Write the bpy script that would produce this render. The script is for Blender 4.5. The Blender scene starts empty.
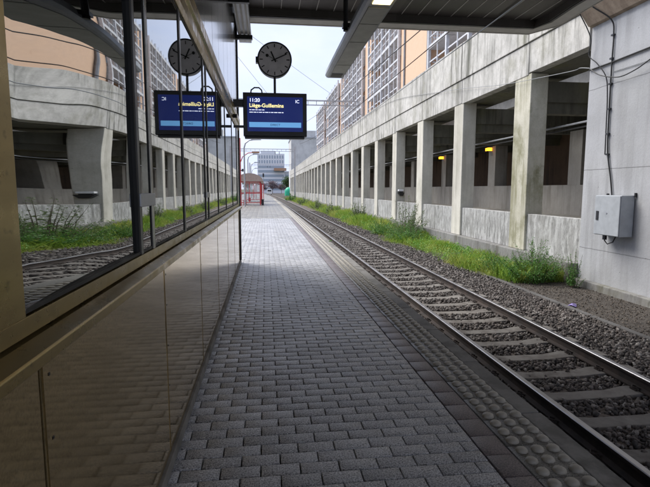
import bpy, math, random
import numpy as np
from mathutils import Vector, Matrix
R = math.radians
rng = np.random.default_rng(7)
random.seed(7)
scene = bpy.context.scene
col = scene.collection
EYE = 1.55

# ---------------------------------------------------------------- camera
cd = bpy.data.cameras.new('camera'); cam = bpy.data.objects.new('camera', cd); col.objects.link(cam)
cd.sensor_width = 36; cd.lens = 480 / 650 * 36; cd.clip_start = 0.05; cd.clip_end = 6000
cam.location = (0, 0, EYE); cam.rotation_euler = (R(90 - 6.478), 0, R(-6.963))
scene.camera = cam

# ---------------------------------------------------------------- world, sun, exposure
SUN_EL, SUN_AZ = 50, -52          # azimuth from +Y, negative = towards -X
w = bpy.data.worlds.new('World'); scene.world = w; w.use_nodes = True
nt = w.node_tree; N = nt.nodes; L = nt.links
bg = N['Background']
sky = N.new('ShaderNodeTexSky'); sky.sky_type = 'NISHITA'; sky.sun_disc = False
sky.sun_elevation = R(SUN_EL); sky.sun_rotation = R(SUN_AZ); sky.dust_density = 2.0
tc = N.new('ShaderNodeTexCoord')
mp = N.new('ShaderNodeMapping'); mp.inputs['Scale'].default_value = (1.2, 1.2, 3.2)
ns = N.new('ShaderNodeTexNoise'); ns.inputs['Scale'].default_value = 1.6; ns.inputs['Detail'].default_value = 6; ns.inputs['Roughness'].default_value = 0.55
cr = N.new('ShaderNodeValToRGB'); cr.color_ramp.elements[0].position = 0.34; cr.color_ramp.elements[1].position = 0.62
cr.color_ramp.elements[0].color = (0.0,)*3 + (1,); cr.color_ramp.elements[1].color = (1.0,)*3 + (1,)
mx = N.new('ShaderNodeMix'); mx.data_type = 'RGBA'; mx.inputs[7].default_value = (3.4, 3.6, 4.2, 1)
L.new(tc.outputs['Generated'], mp.inputs[0]); L.new(mp.outputs[0], ns.inputs[0]); L.new(ns.outputs[0], cr.inputs[0])
L.new(cr.outputs[0], mx.inputs[0]); m2 = N.new('ShaderNodeMix'); m2.data_type = 'RGBA'; m2.inputs[0].default_value = .85; m2.inputs[7].default_value = (2.35, 2.8, 4.2, 1)
L.new(sky.outputs[0], m2.inputs[6]); L.new(m2.outputs[2], mx.inputs[6]); L.new(mx.outputs[2], bg.inputs[0])
bg.inputs[1].default_value = 0.10
sd = bpy.data.lights.new('sun', 'SUN'); sd.energy = 1.7; sd.angle = R(38); sd.color = (1, 0.96, 0.9)
sun = bpy.data.objects.new('sun', sd); col.objects.link(sun)
dv = Vector((math.sin(R(SUN_AZ)) * math.cos(R(SUN_EL)), math.cos(R(SUN_AZ)) * math.cos(R(SUN_EL)), math.sin(R(SUN_EL))))
sun.rotation_euler = dv.to_track_quat('Z', 'Y').to_euler()
sun.location = (-20, 40, 60)
scene.view_settings.view_transform = 'Standard'; scene.view_settings.look = 'None'
scene.view_settings.exposure = 1.55; scene.view_settings.gamma = 1
scene.view_settings.use_curve_mapping = False
scene.render.engine = 'CYCLES'
scene.cycles.max_bounces = 8; scene.cycles.glossy_bounces = 4; scene.cycles.diffuse_bounces = 4

# ---------------------------------------------------------------- helpers
class MB:
    def __init__(s): s.v = []; s.f = []
    def add(s, vs, fs):
        o = len(s.v); s.v += [tuple(map(float, p)) for p in vs]; s.f += [tuple(i + o for i in f) for f in fs]; return s
    def box(s, x0, x1, y0, y1, z0, z1):
        return s.add([(x0,y0,z0),(x1,y0,z0),(x1,y1,z0),(x0,y1,z0),(x0,y0,z1),(x1,y0,z1),(x1,y1,z1),(x0,y1,z1)],
                     [(0,3,2,1),(4,5,6,7),(0,1,5,4),(1,2,6,5),(2,3,7,6),(3,0,4,7)])
    def prism_y(s, prof, y0, y1):            # profile of (x, z) extruded along y
        n = len(prof)
        return s.add([(x, y0, z) for x, z in prof] + [(x, y1, z) for x, z in prof],
                     [tuple(range(n)), tuple(range(2*n-1, n-1, -1))] + [(i, i+n, (i+1) % n + n, (i+1) % n) for i in range(n)])
    def sweep(s, prof, ys, off):             # profile (x, z) swept along y with lateral offset off(y)
        n = len(prof); vs = [(x + off(y), y, z) for y in ys for x, z in prof]; fs = []
        for k in range(len(ys) - 1):
            for i in range(n):
                a = k*n + i; b = k*n + (i+1) % n
                fs.append((a, a+n, b+n, b))
        fs.append(tuple(range(n))); m = (len(ys)-1)*n; fs.append(tuple(range(m+n-1, m-1, -1)))
        return s.add(vs, fs)
    def tube(s, pts, r, n=8, r2=None):
        pts = [Vector(p) for p in pts]; vs = []; fs = []
        for i, p in enumerate(pts):
            t = (pts[min(i+1, len(pts)-1)] - pts[max(i-1, 0)]).normalized()
            a = t.orthogonal().normalized() if i == 0 else (pa - t * pa.dot(t)).normalized()
            pa = a; b = t.cross(a)
            rr = r if r2 is None else r + (r2 - r) * i / (len(pts) - 1)
            vs += [p + a * rr * math.cos(2*math.pi*k/n) + b * rr * math.sin(2*math.pi*k/n) for k in range(n)]
        for i in range(len(pts) - 1):
            for k in range(n):
                fs.append((i*n+k, i*n+(k+1) % n, (i+1)*n+(k+1) % n, (i+1)*n+k))
        fs.append(tuple(range(n-1, -1, -1))); m = (len(pts)-1)*n; fs.append(tuple(range(m, m+n)))
        return s.add(vs, fs)
    def build(s, name, mat, parent=None, bevel=0, smooth=False, org=None):
        v = np.array(s.v)
        if parent is not None:
            o0 = root_of(parent)
            if org is not None: base = np.array(org)
            else: base = np.array(world_loc(parent))
        else: base = np.array(org) if org is not None else np.array([(v[:,0].min()+v[:,0].max())/2, (v[:,1].min()+v[:,1].max())/2, v[:,2].min()])
        me = bpy.data.meshes.new(name); me.from_pydata((v - base).tolist(), [], s.f); me.update()
        fix_normals(me)
        if smooth: me.polygons.foreach_set('use_smooth', [True]*len(me.polygons))
        me.materials.append(mat)
        o = bpy.data.objects.new(name, me); col.objects.link(o)
        o['_w'] = base.tolist()
        if parent is not None:
            o.parent = parent; o.location = base - np.array(world_loc(parent))
        else: o.location = base
        if bevel:
            m = o.modifiers.new('bevel', 'BEVEL'); m.width = bevel; m.segments = 2; m.limit_method = 'ANGLE'
        return o
import bmesh
def fix_normals(me):
    if len(me.polygons) > 60000: return
    b = bmesh.new(); b.from_mesh(me); bmesh.ops.recalc_face_normals(b, faces=b.faces); b.to_mesh(me); b.free()
def root_of(o):
    while o.parent: o = o.parent
    return o
def world_loc(o): return list(o['_w'])
def thing(name, label, cat, loc, group=None):
    o = bpy.data.objects.new(name, None); col.objects.link(o); o.location = loc; o['_w'] = list(map(float, loc))
    o.empty_display_size = 0.2
    return tag(o, label, cat, group)
def tag(o, label, cat, group=None):
    o['label'] = label; o['category'] = cat
    if group: o['group'] = group
    return o
def struct(o, kind='structure', label=None):
    o['kind'] = kind
    if label: o['label'] = label
    return o
def copy_tree(o, loc, parent=None, label=None):
    c = o.copy(); col.objects.link(c)
    if parent is not None: c.parent = parent
    if loc is not None: c.location = loc; c['_w'] = list(map(float, loc))
    if label: c['label'] = label
    for ch in [x for x in bpy.data.objects if x.parent == o]: copy_tree(ch, None, c)
    return c
def raw_mesh(name, v, f, mat, smooth=False, origin=(0,0,0), attr=None):
    """fast numpy mesh: v (n,3), f (m,k) constant size polygons"""
    me = bpy.data.meshes.new(name); v = np.asarray(v, dtype=np.float32) - np.array(origin, dtype=np.float32); f = np.asarray(f, dtype=np.int32)
    me.vertices.add(len(v)); me.vertices.foreach_set('co', v.ravel())
    me.loops.add(f.size); me.loops.foreach_set('vertex_index', f.ravel())
    me.polygons.add(len(f)); me.polygons.foreach_set('loop_start', np.arange(0, f.size, f.shape[1], dtype=np.int32))
    me.polygons.foreach_set('loop_total', np.full(len(f), f.shape[1], dtype=np.int32))
    if smooth: me.polygons.foreach_set('use_smooth', np.ones(len(f), dtype=bool))
    me.update(calc_edges=True); me.materials.append(mat)
    o = bpy.data.objects.new(name, me); col.objects.link(o); o.location = origin; o['_w'] = list(map(float, origin))
    return o

# ---------------------------------------------------------------- materials
def newmat(name):
    m = bpy.data.materials.new(name); m.use_nodes = True
    return m, m.node_tree.nodes, m.node_tree.links, m.node_tree.nodes['Principled BSDF']
def pos(N): return N.new('ShaderNodeNewGeometry').outputs['Position']
def noise(N, L, vec, scale, detail=4, rough=0.55, stretch=None):
    if stretch:
        mpp = N.new('ShaderNodeMapping'); mpp.inputs['Scale'].default_value = stretch; L.new(vec, mpp.inputs[0]); vec = mpp.outputs[0]
    n = N.new('ShaderNodeTexNoise'); n.inputs['Scale'].default_value = scale; n.inputs['Detail'].default_value = detail; n.inputs['Roughness'].default_value = rough
    L.new(vec, n.inputs[0]); return n.outputs[0]
def ramp(N, L, val, p0, p1, c0=0., c1=1.):
    r = N.new('ShaderNodeMapRange'); r.inputs[1].default_value = p0; r.inputs[2].default_value = p1; r.inputs[3].default_value = c0; r.inputs[4].default_value = c1
    L.new(val, r.inputs[0]); return r.outputs[0]
def mix(N, L, fac, a, b):
    m = N.new('ShaderNodeMix'); m.data_type = 'RGBA'
    if isinstance(fac, (int, float)): m.inputs[0].default_value = fac
    else: L.new(fac, m.inputs[0])
    for i, c in ((6, a), (7, b)):
        if isinstance(c, tuple): m.inputs[i].default_value = c + (1,) if len(c) == 3 else c
        else: L.new(c, m.inputs[i])
    return m.outputs[2]
def math_(N, L, op, a, b):
    m = N.new('ShaderNodeMath'); m.operation = op
    for i, c in enumerate((a, b)):
        if isinstance(c, (int, float)): m.inputs[i].default_value = c
        else: L.new(c, m.inputs[i])
    return m.outputs[0]
def bump(N, L, h, bs, strength=0.4, dist=0.02):
    b = N.new('ShaderNodeBump'); b.inputs['Strength'].default_value = strength; b.inputs['Distance'].default_value = dist
    L.new(h, b.inputs['Height']); L.new(b.outputs[0], bs.inputs['Normal'])
def plain(name, c, rough=0.5, metal=0., emit=0, noise_amt=0.12):
    m, N, L, b = newmat(name)
    p = pos(N); n = noise(N, L, p, 6, 4)
    L.new(mix(N, L, ramp(N, L, n, .3, .7), tuple(x*(1-noise_amt) for x in c), tuple(min(1, x*(1+noise_amt)) for x in c)), b.inputs['Base Color'])
    b.inputs['Metallic'].default_value = metal
    L.new(ramp(N, L, noise(N, L, p, 3), .3, .7, rough*.85, min(1, rough*1.2)), b.inputs['Roughness'])
    if emit: b.inputs['Emission Color'].default_value = tuple(c) + (1,); b.inputs['Emission Strength'].default_value = emit
    return m
def concrete(name, base, dark, streak=0.5, algae=0., white=0., lines=None, joint=0.0):
    m, N, L, b = newmat(name); p = pos(N)
    big = ramp(N, L, noise(N, L, p, .55, 5), .35, .68)
    c = mix(N, L, big, base, tuple(x*.78 for x in base))
    st = noise(N, L, p, 1.0, 6, .6, (3.5, 3.5, .22)); stf = math_(N, L, 'MULTIPLY', ramp(N, L, st, .47, .62), ramp(N, L, noise(N, L, p, .45, 4), .36, .58))
    c = mix(N, L, math_(N, L, 'MULTIPLY', stf, streak), c, dark)
    fine = ramp(N, L, noise(N, L, p, 3.5, 8, .75, (1, 1, .6)), .42, .66)
    c = mix(N, L, math_(N, L, 'MULTIPLY', fine, streak*.45), c, tuple(x*1.3 for x in dark))
    if white:
        wt = ramp(N, L, noise(N, L, p, 2.2, 8, .75, (3.2, 3.2, .9)), .46, .60)
        c = mix(N, L, math_(N, L, 'MULTIPLY', wt, white), c, (.68, .68, .66))
        bk = ramp(N, L, noise(N, L, p, 3.3, 8, .75, (3, 3, .8)), .56, .66)
        c = mix(N, L, math_(N, L, 'MULTIPLY', bk, .8), c, (.07, .07, .065))
    if algae:
        al = ramp(N, L, noise(N, L, p, .9, 6, .65, (1, 1, .8)), .50, .66)
        c = mix(N, L, math_(N, L, 'MULTIPLY', al, algae), c, (.15, .145, .05))
    sp = ramp(N, L, noise(N, L, p, 38, 3), .3, .7)
    c = mix(N, L, sp, tuple(.0 for _ in range(3)), c) if False else mix(N, L, math_(N, L, 'MULTIPLY', sp, .18), c, (.1, .1, .1))
    vor = N.new('ShaderNodeTexVoronoi'); vor.inputs['Scale'].default_value = 3.1; L.new(p, vor.inputs['Vector'])
    pit = ramp(N, L, vor.outputs['Distance'], .02, .05, 1, 0)
    c = mix(N, L, math_(N, L, 'MULTIPLY', pit, .55), c, (.06, .06, .06))
    h = math_(N, L, 'ADD', noise(N, L, p, 14, 6), math_(N, L, 'MULTIPLY', pit, -1.2))
    if lines:                                   # formwork joints at given heights spacing
        sx = N.new('ShaderNodeSeparateXYZ'); L.new(p, sx.inputs[0])
        wob = math_(N, L, 'MULTIPLY', noise(N, L, p, 2.5, 3), .03)
        fr = math_(N, L, 'FRACT', math_(N, L, 'DIVIDE', math_(N, L, 'ADD', sx.outputs[2], wob), lines), 0)
        ln = math_(N, L, 'LESS_THAN', fr, .010)
        c = mix(N, L, math_(N, L, 'MULTIPLY', ln, .6), c, (.08, .08, .08)); h = math_(N, L, 'ADD', h, math_(N, L, 'MULTIPLY', ln, -1.5))
    L.new(c, b.inputs['Base Color']); b.inputs['Roughness'].default_value = .85
    bump(N, L, h, b, .35, .012)
    return m

M = {}
M['conc_light'] = concrete('concrete_pale', (.60,.58,.54), (.16, .15, .13), .75, .0)
M['conc_beam'] = concrete('concrete_parapet', (.68, .66, .62), (.11, .11, .09), .95, .3)
M['conc_col'] = concrete('concrete_column', (.72, .69, .60), (.26, .24, .19), .5, .15)
M['conc_algae'] = concrete('concrete_algae', (.66, .63, .52), (.19, .18, .09), .75, .8)
M['conc_low'] = concrete('concrete_low_wall', (.36, .355, .34), (.10, .10, .09), .7, .08, .55)
M['conc_dirty'] = concrete('concrete_dirty', (.25, .245, .235), (.08, .07, .06), .8, .3, .08)
M['conc_wall'] = concrete('concrete_abutment', (.46, .465, .48), (.20, .20, .20), .4, .06, 0, 2.05)
M['conc_board'] = concrete('concrete_haunch', (.46, .36, .27), (.15, .10, .07), .5, .1, 0, .17)
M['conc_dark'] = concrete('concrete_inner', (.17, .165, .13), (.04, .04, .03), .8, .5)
M['brownwall'] = concrete('brown_panelling', (.16, .095, .05), (.04, .025, .015), .8)
M['conc_inner_wall'] = concrete('concrete_barrier', (.40, .375, .33), (.16, .14, .11), .7)
M['coping'] = concrete('coping_concrete', (.27, .26, .24), (.08, .075, .065), .9)
M['black'] = plain('black_metal', (.018, .018, .02), .35)
M['rubber'] = plain('black_rubber', (.012, .012, .012), .6)
M['grey_metal'] = plain('grey_metal', (.32, .33, .34), .4, .5)
M['galv'] = plain('galvanised', (.42, .43, .45), .45, .6)
M['white_steel'] = plain('white_steel', (.78, .78, .78), .4)
M['red'] = plain('red_paint', (.55, .045, .05), .4)
M['cab'] = plain('cabinet_paint', (.36, .38, .40), .38)
M['cab_dark'] = plain('cabinet_side', (.36, .38, .40), .38)

def bronze(name, c, metal=.75, rough=.3):
    m, N, L, b = newmat(name); p = pos(N)
    g = ramp(N, L, noise(N, L, p, 2.2, 5, .6, (1, .5, 3)), .35, .7)
    cc = mix(N, L, g, c, tuple(x*.62 for x in c))
    cc = mix(N, L, ramp(N, L, noise(N, L, p, 30, 4), .62, .75, 0, .5), cc, (.05, .045, .03))
    L.new(cc, b.inputs['Base Color']); b.inputs['Metallic'].default_value = metal
    L.new(ramp(N, L, noise(N, L, p, 9, 5), .3, .7, rough*.7, rough*1.4), b.inputs['Roughness'])
    return m
M['bronze'] = bronze('bronze_aluminium', (.40, .30, .125), .7)
M['bronze_far'] = bronze('grey_aluminium', (.33, .32, .29), .7, .3)
# enamelled lower panels
m, N_, L_, b = newmat('enamel_panel'); p = pos(N_)
c = mix(N_, L_, ramp(N_, L_, noise(N_, L_, p, .8, 4), .35, .7), (.62, .47, .24), (.54, .41, .205))
c = mix(N_, L_, ramp(N_, L_, noise(N_, L_, p, 160, 2), .45, .7, 0, .35), c, (.10, .08, .05))
c = mix(N_, L_, ramp(N_, L_, noise(N_, L_, p, 9, 3), .74, .78, 0, .8), c, (.03, .025, .02))
L_.new(c, b.inputs['Base Color']); b.inputs['Metallic'].default_value = .85
L_.new(ramp(N_, L_, noise(N_, L_, p, 3, 5), .3, .7, .05, .09), b.inputs['Roughness'])
b.inputs['Coat Weight'].default_value = .0
bump(N_, L_, noise(N_, L_, p, 1.2, 2), b, .05, .01)
M['enamel'] = m
m, N_, L_, b = newmat('upper_panel'); p = pos(N_)
c = mix(N_, L_, ramp(N_, L_, noise(N_, L_, p, 1.4, 6, .6, (2, 2, .35)), .4, .65), (.40, .40, .39), (.27, .27, .26))
L_.new(c, b.inputs['Base Color']); b.inputs['Metallic'].default_value = .4; b.inputs['Roughness'].default_value = .16
b.inputs['Coat Weight'].default_value = .4; b.inputs['Coat Roughness'].default_value = .08
M['upper'] = m
# reflective sun-control glass
m, N_, L_, b = newmat('mirror_glass'); p = pos(N_)
b.inputs['Metallic'].default_value = 1; b.inputs['Roughness'].default_value = .015
c = mix(N_, L_, ramp(N_, L_, noise(N_, L_, p, 14, 5, .7), .60, .75, 0, .5), (.38, .395, .39), (.27, .26, .24))
L_.new(c, b.inputs['Base Color'])
bump(N_, L_, noise(N_, L_, p, .9, 2, .4, (1, 1, 1.6)), b, .05, .012)
M['mirror'] = m
m2_ = M['mirror'].copy(); m2_.name = 'wavy_mirror_glass'; M['wavy'] = m2_; N_ = m2_.node_tree.nodes; L_ = m2_.node_tree.links; b = N_['Principled BSDF']
for n_ in list(N_):
    if n_.type == 'BUMP': N_.remove(n_)
bump(N_, L_, noise(N_, L_, pos(N_), 1.5, 1.5, .4, (1, .5, 1.7)), b, .09, .03)
b.inputs['Roughness'].default_value = .006
# pavers
def paver(name, c1, c2, speck):
    m, N, L, b = newmat(name); g = N.new('ShaderNodeNewGeometry'); p = g.outputs['Position']
    rnd = g.outputs['Random Per Island']
    c = mix(N, L, math_(N, L, 'POWER', rnd, .8), tuple(x*.85 for x in c1), c2)
    c = mix(N, L, ramp(N, L, noise(N, L, p, .9, 6, .65), .42, .66, 0, .75), c, tuple(x*.62 for x in c1))
    s = ramp(N, L, noise(N, L, p, 115, 3, .85), .50, .58)
    c = mix(N, L, math_(N, L, 'MULTIPLY', s, speck), c, tuple(min(.75, x*1.7) for x in c2))
    c = mix(N, L, math_(N, L, 'MULTIPLY', ramp(N, L, noise(N, L, p, 95, 3, .85, (1, 1.1, 1)), .50, .58), .85), c, (.02, .02, .022))
    L.new(c, b.inputs['Base Color'])
    L.new(ramp(N, L, noise(N, L, p, 1.3, 4), .3, .7, .30, .50), b.inputs['Roughness']); b.inputs['Specular IOR Level'].default_value = .7
    bump(N, L, noise(N, L, p, 130, 3, .8), b, .7, .005)
    return m
M['paver'] = paver('grey_paver', (.31, .31, .325), (.50, .50, .52), .8)
M['paver_red'] = paver('red_paver', (.15, .118, .118), (.21, .165, .162), .5)
M['tactile'] = paver('tactile_tile', (.19, .18, .16), (.25, .24, .21), .35)
M['dome'] = plain('pale_dome', (.36, .335, .285), .5)  # domes a paler tone than the tiles they sit on
M['paver_pale'] = paver('pale_slab', (.25, .235, .205), (.30, .285, .25), .2)
M['joint'] = concrete('joint_sand', (.035, .033, .03), (.02, .02, .02), .2)
# ballast
m, N_, L_, b = newmat('ballast_stone'); g = N_.new('ShaderNodeNewGeometry')
cr_ = N_.new('ShaderNodeValToRGB'); e = cr_.color_ramp.elements; e[0].color = (.025, .022, .021, 1); e[1].color = (.30, .28, .26, 1)
k = e.new(.5); k.color = (.065, .053, .046, 1); k = e.new(.8); k.color = (.13, .108, .095, 1)
L_.new(g.outputs['Random Per Island'], cr_.inputs[0])
L_.new(mix(N_, L_, ramp(N_, L_, noise(N_, L_, g.outputs['Position'], 60, 3), .4, .7, 0, .5), cr_.outputs[0], (.06, .05, .045)), b.inputs['Base Color'])
b.inputs['Roughness'].default_value = .75; M['stone'] = m
m, N_, L_, b = newmat('soil_grit'); g = N_.new('ShaderNodeNewGeometry')
L_.new(mix(N_, L_, g.outputs['Random Per Island'], (.035, .028, .023), (.14, .115, .09)), b.inputs['Base Color']); b.inputs['Roughness'].default_value = .9; M['grit'] = m
def gravel(name, lo, hi, sc, bs=.03):
    m, N, L, b = newmat(name); p = pos(N)
    v = N.new('ShaderNodeTexVoronoi'); v.inputs['Scale'].default_value = sc; L.new(p, v.inputs['Vector'])
    sx = N.new('ShaderNodeSeparateColor'); L.new(v.outputs['Color'], sx.inputs[0])
    c = mix(N, L, sx.outputs[0], lo, hi); c = mix(N, L, ramp(N, L, noise(N, L, p, .6, 5), .35, .7, 0, .5), c, tuple(x*.8 for x in lo))
    L.new(c, b.inputs['Base Color']); b.inputs['Roughness'].default_value = .9
    bump(N, L, v.outputs['Distance'], b, .9, bs); return m
M['gravel'] = gravel('track_gravel', (.06, .05, .045), (.24, .20, .17), 17)
M['soil'] = gravel('gravelly_soil', (.03, .025, .02), (.10, .085, .07), 24, .02)
M['ground'] = gravel('weedy_ground', (.07, .075, .035), (.15, .14, .08), 3)
# rail
m, N_, L_, b = newmat('rusty_rail'); p = pos(N_)
L_.new(mix(N_, L_, ramp(N_, L_, noise(N_, L_, p, 5, 6), .35, .7), (.022, .017, .015), (.055, .038, .030)), b.inputs['Base Color']); b.inputs['Roughness'].default_value = .8; M['rust'] = m
M['rail_top'] = plain('polished_rail', (.38, .37, .37), .38, 1.0)
M['sleeper'] = concrete('sleeper_concrete', (.20, .185, .165), (.07, .058, .048), 1.1)
# leaves and grass
def leaf(name, a, b_, sp=None):
    m, N, L, b = newmat(name); g = N.new('ShaderNodeNewGeometry')
    c = mix(N, L, g.outputs['Random Per Island'], a, b_)
    if sp: c = mix(N, L, ramp(N, L, noise(N, L, g.outputs['Position'], .9, 4), .45, .65), c, sp)
    L.new(c, b.inputs['Base Color']); b.inputs['Roughness'].default_value = .55
    tr = N.new('ShaderNodeBsdfTranslucent'); L.new(c, tr.inputs[0])
    ms = N.new('ShaderNodeMixShader'); ms.inputs[0].default_value = .35
    L.new(b.outputs[0], ms.inputs[1]); L.new(tr.outputs[0], ms.inputs[2]); L.new(ms.outputs[0], N['Material Output'].inputs[0])
    return m
M['grass'] = leaf('grass_blades', (.15, .28, .03), (.32, .46, .07), (.46, .48, .12))
M['leaf'] = leaf('shrub_leaves', (.05, .15, .03), (.15, .31, .06))
M['leaf_pale'] = leaf('pale_leaves', (.10, .15, .06), (.20, .25, .11))
M['leaf_dark'] = leaf('tree_leaves', (.03, .075, .02), (.08, .14, .04))
M['purple'] = leaf('purple_leaves', (.12, .08, .10), (.20, .16, .17))
M['stem'] = plain('brown_stem', (.12, .09, .06), .8)

# ---------------------------------------------------------------- setting: ground, trackbed, platform
def curve(y): return -9e-5 * max(0., y - 10.) ** 2 if y < 260 else -9e-5*250**2 - (y-260)*.045
ys_long = [-8, -2, 4, 10] + list(range(14, 60, 4)) + list(range(60, 262, 8)) + [300, 360]
struct(MB().add([(-1500, -300, -1.10), (1500, -300, -1.10), (1500, 3000, -1.10), (-1500, 3000, -1.10)], [(0,1,2,3)]).build('ground', M['ground']))
def strip(name, x0, x1, z, mat, ys, thick=None, c0=True, c1=True):
    vs = []; 
    for y in ys: vs += [(x0 + (curve(y) if c0 else 0), y, z), (x1 + (curve(y) if c1 else 0), y, z)]
    return struct(MB().add(vs, [(2*i, 2*i+1, 2*i+3, 2*i+2) for i in range(len(ys)-1)]).build(name, mat))
bed = MB().sweep([(1.7, -1.09), (1.7, -.975), (5.3, -.975), (6.35, -1.03), (6.6, -1.09)], ys_long, curve).build('trackbed', M['gravel']); struct(bed)
strip('verge', 6.0, 8.6, -1.022, M['soil'], ys_long, c1=False)
# platform body, coping
struct(MB().sweep([(-9, -1.09), (-9, -.03), (1.70, -.03), (1.70, -1.09)], ys_long[:-4], curve).build('platform', M['joint']))
cop = MB()
yy = -3.0
while yy < 200:
    ln = 1.0 if yy < 60 else 4.0
    c0 = curve(yy); j = random.uniform(-.006, .006)
    cop.add([(x + (c0 if y < yy + .5 else curve(yy+ln)), y, z) for (x, y, z) in
             [(1.742+j, yy+.006, -.12), (1.885+j, yy+.006, -.12), (1.885+j, yy+ln-.006, -.12), (1.742+j, yy+ln-.006, -.12), (1.742+j, yy+.006, .0), (1.885+j, yy+.006, .0), (1.885+j, yy+ln-.006, .0), (1.742+j, yy+ln-.006, .0)]],
            [(0,3,2,1),(4,5,6,7),(0,1,5,4),(1,2,6,5),(2,3,7,6),(3,0,4,7)])
    yy += ln
struct(cop.build('platform_coping', M['coping'], bevel=.008))
def pavers(name, x0, x1, y0, y1, bx, by, mat, gap=.0075, half=True, z=0., jit=.0010):
    V = []; r = 0; y = y0
    while y < y1 - 1e-6:
        ye = min(y + by, y1); x = x0 - (bx/2 if (half and r % 2) else 0)
        while x < x1 - .01:
            a, b2 = max(x, x0), min(x + bx, x1)
            if b2 - a > .03:
                V.append((a + gap/2, b2 - gap/2, y + gap/2, ye - gap/2))
            x += bx
        y = ye; r += 1
    V = np.array(V); n = len(V); zz = z + rng.normal(0, jit, n); tx = rng.normal(0, .0006, n); ty = rng.normal(0, .0006, n)
    be = .003; off = np.array([curve(t) for t in (V[:,2]+V[:,3])/2])
    P = np.zeros((n, 12, 3))
    for k, (ix, iy, s, dz) in enumerate([(0,2,0,-.035),(1,2,0,-.035),(1,3,0,-.035),(0,3,0,-.035),(0,2,0,-be*.9),(1,2,0,-be*.9),(1,3,0,-be*.9),(0,3,0,-be*.9),(0,2,1,0),(1,2,1,0),(1,3,1,0),(0,3,1,0)]):
        sx = be if ix == 0 else -be; sy = be if iy == 2 else -be
        P[:,k,0] = V[:,ix] + s*sx + off; P[:,k,1] = V[:,iy] + s*sy
        P[:,k,2] = zz + dz + (tx if ix == 0 else -tx) + (ty if iy == 2 else -ty)
    F = np.array([(8,9,10,11),(4,5,9,8),(5,6,10,9),(6,7,11,10),(7,4,8,11),(0,1,5,4),(1,2,6,5),(2,3,7,6),(3,0,4,7)])
    F = (F[None] + (np.arange(n)*12)[:,None,None]).reshape(-1, 4)
    return struct(raw_mesh(name, P.reshape(-1, 3), F, mat))
pavers('paving', -.60, 1.25, .6, 10.9, .22, .11, M['paver'])
pavers('paving', -2.8, 1.25, 10.9, 25.6, .22, .11, M['paver'])
pavers('paving', 1.255, 1.425, -1, 25.6, .17, .22, M['paver_red'], half=False)
pavers('pavement', -5.0, 1.425, 25.6, 190, .6, .6, M['paver_pale'], z=.004)
pavers('paving', -6.0, -2.8, 10.9, 25.6, .6, .6, M['paver'])
pavers('tactile_paving', 1.43, 1.738, -.7, 120, .31, .33, M['tactile'], gap=.004, half=False)
# truncated domes
dv_, df_ = [], []
nr, seg = 4, 10
base_d = [(math.cos(2*math.pi*k/seg)*r_, math.sin(2*math.pi*k/seg)*r_, z_) for r_, z_ in ((.038, -.002), (.0365, .011), (.027, .0195), (.012, .0225)) for k in range(seg)] + [(0, 0, .0232)]
base_f4 = [(i*seg+k, i*seg+(k+1) % seg, (i+1)*seg+(k+1) % seg, (i+1)*seg+k) for i in range(3) for k in range(seg)]
cen = [(1.49 + .1*i + curve(y), y, 0.) for y in np.arange(-.1, 75, .11) for i in range(3)]
cen = np.array(cen); BD = np.array(base_d); sc = rng.normal(1, .035, (len(cen), 1, 1))
DV = (cen[:,None,:] + BD[None]*sc).reshape(-1, 3)
F4 = np.array(base_f4 + [(30+k, 30+(k+1) % seg, 40, 40) for k in range(0)], dtype=int)
F4 = (F4[None] + (np.arange(len(cen))*len(BD))[:,None,None]).reshape(-1, 4)
struct(raw_mesh('tactile_domes', DV, F4, M['dome'], True))
T3 = np.array([(30+k, 30+(k+1) % seg, 40) for k in range(seg)]); T3 = (T3[None] + (np.arange(len(cen))*len(BD))[:,None,None]).reshape(-1, 3)
struct(raw_mesh('tactile_dome_caps', DV, T3, M['dome'], True))

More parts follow.
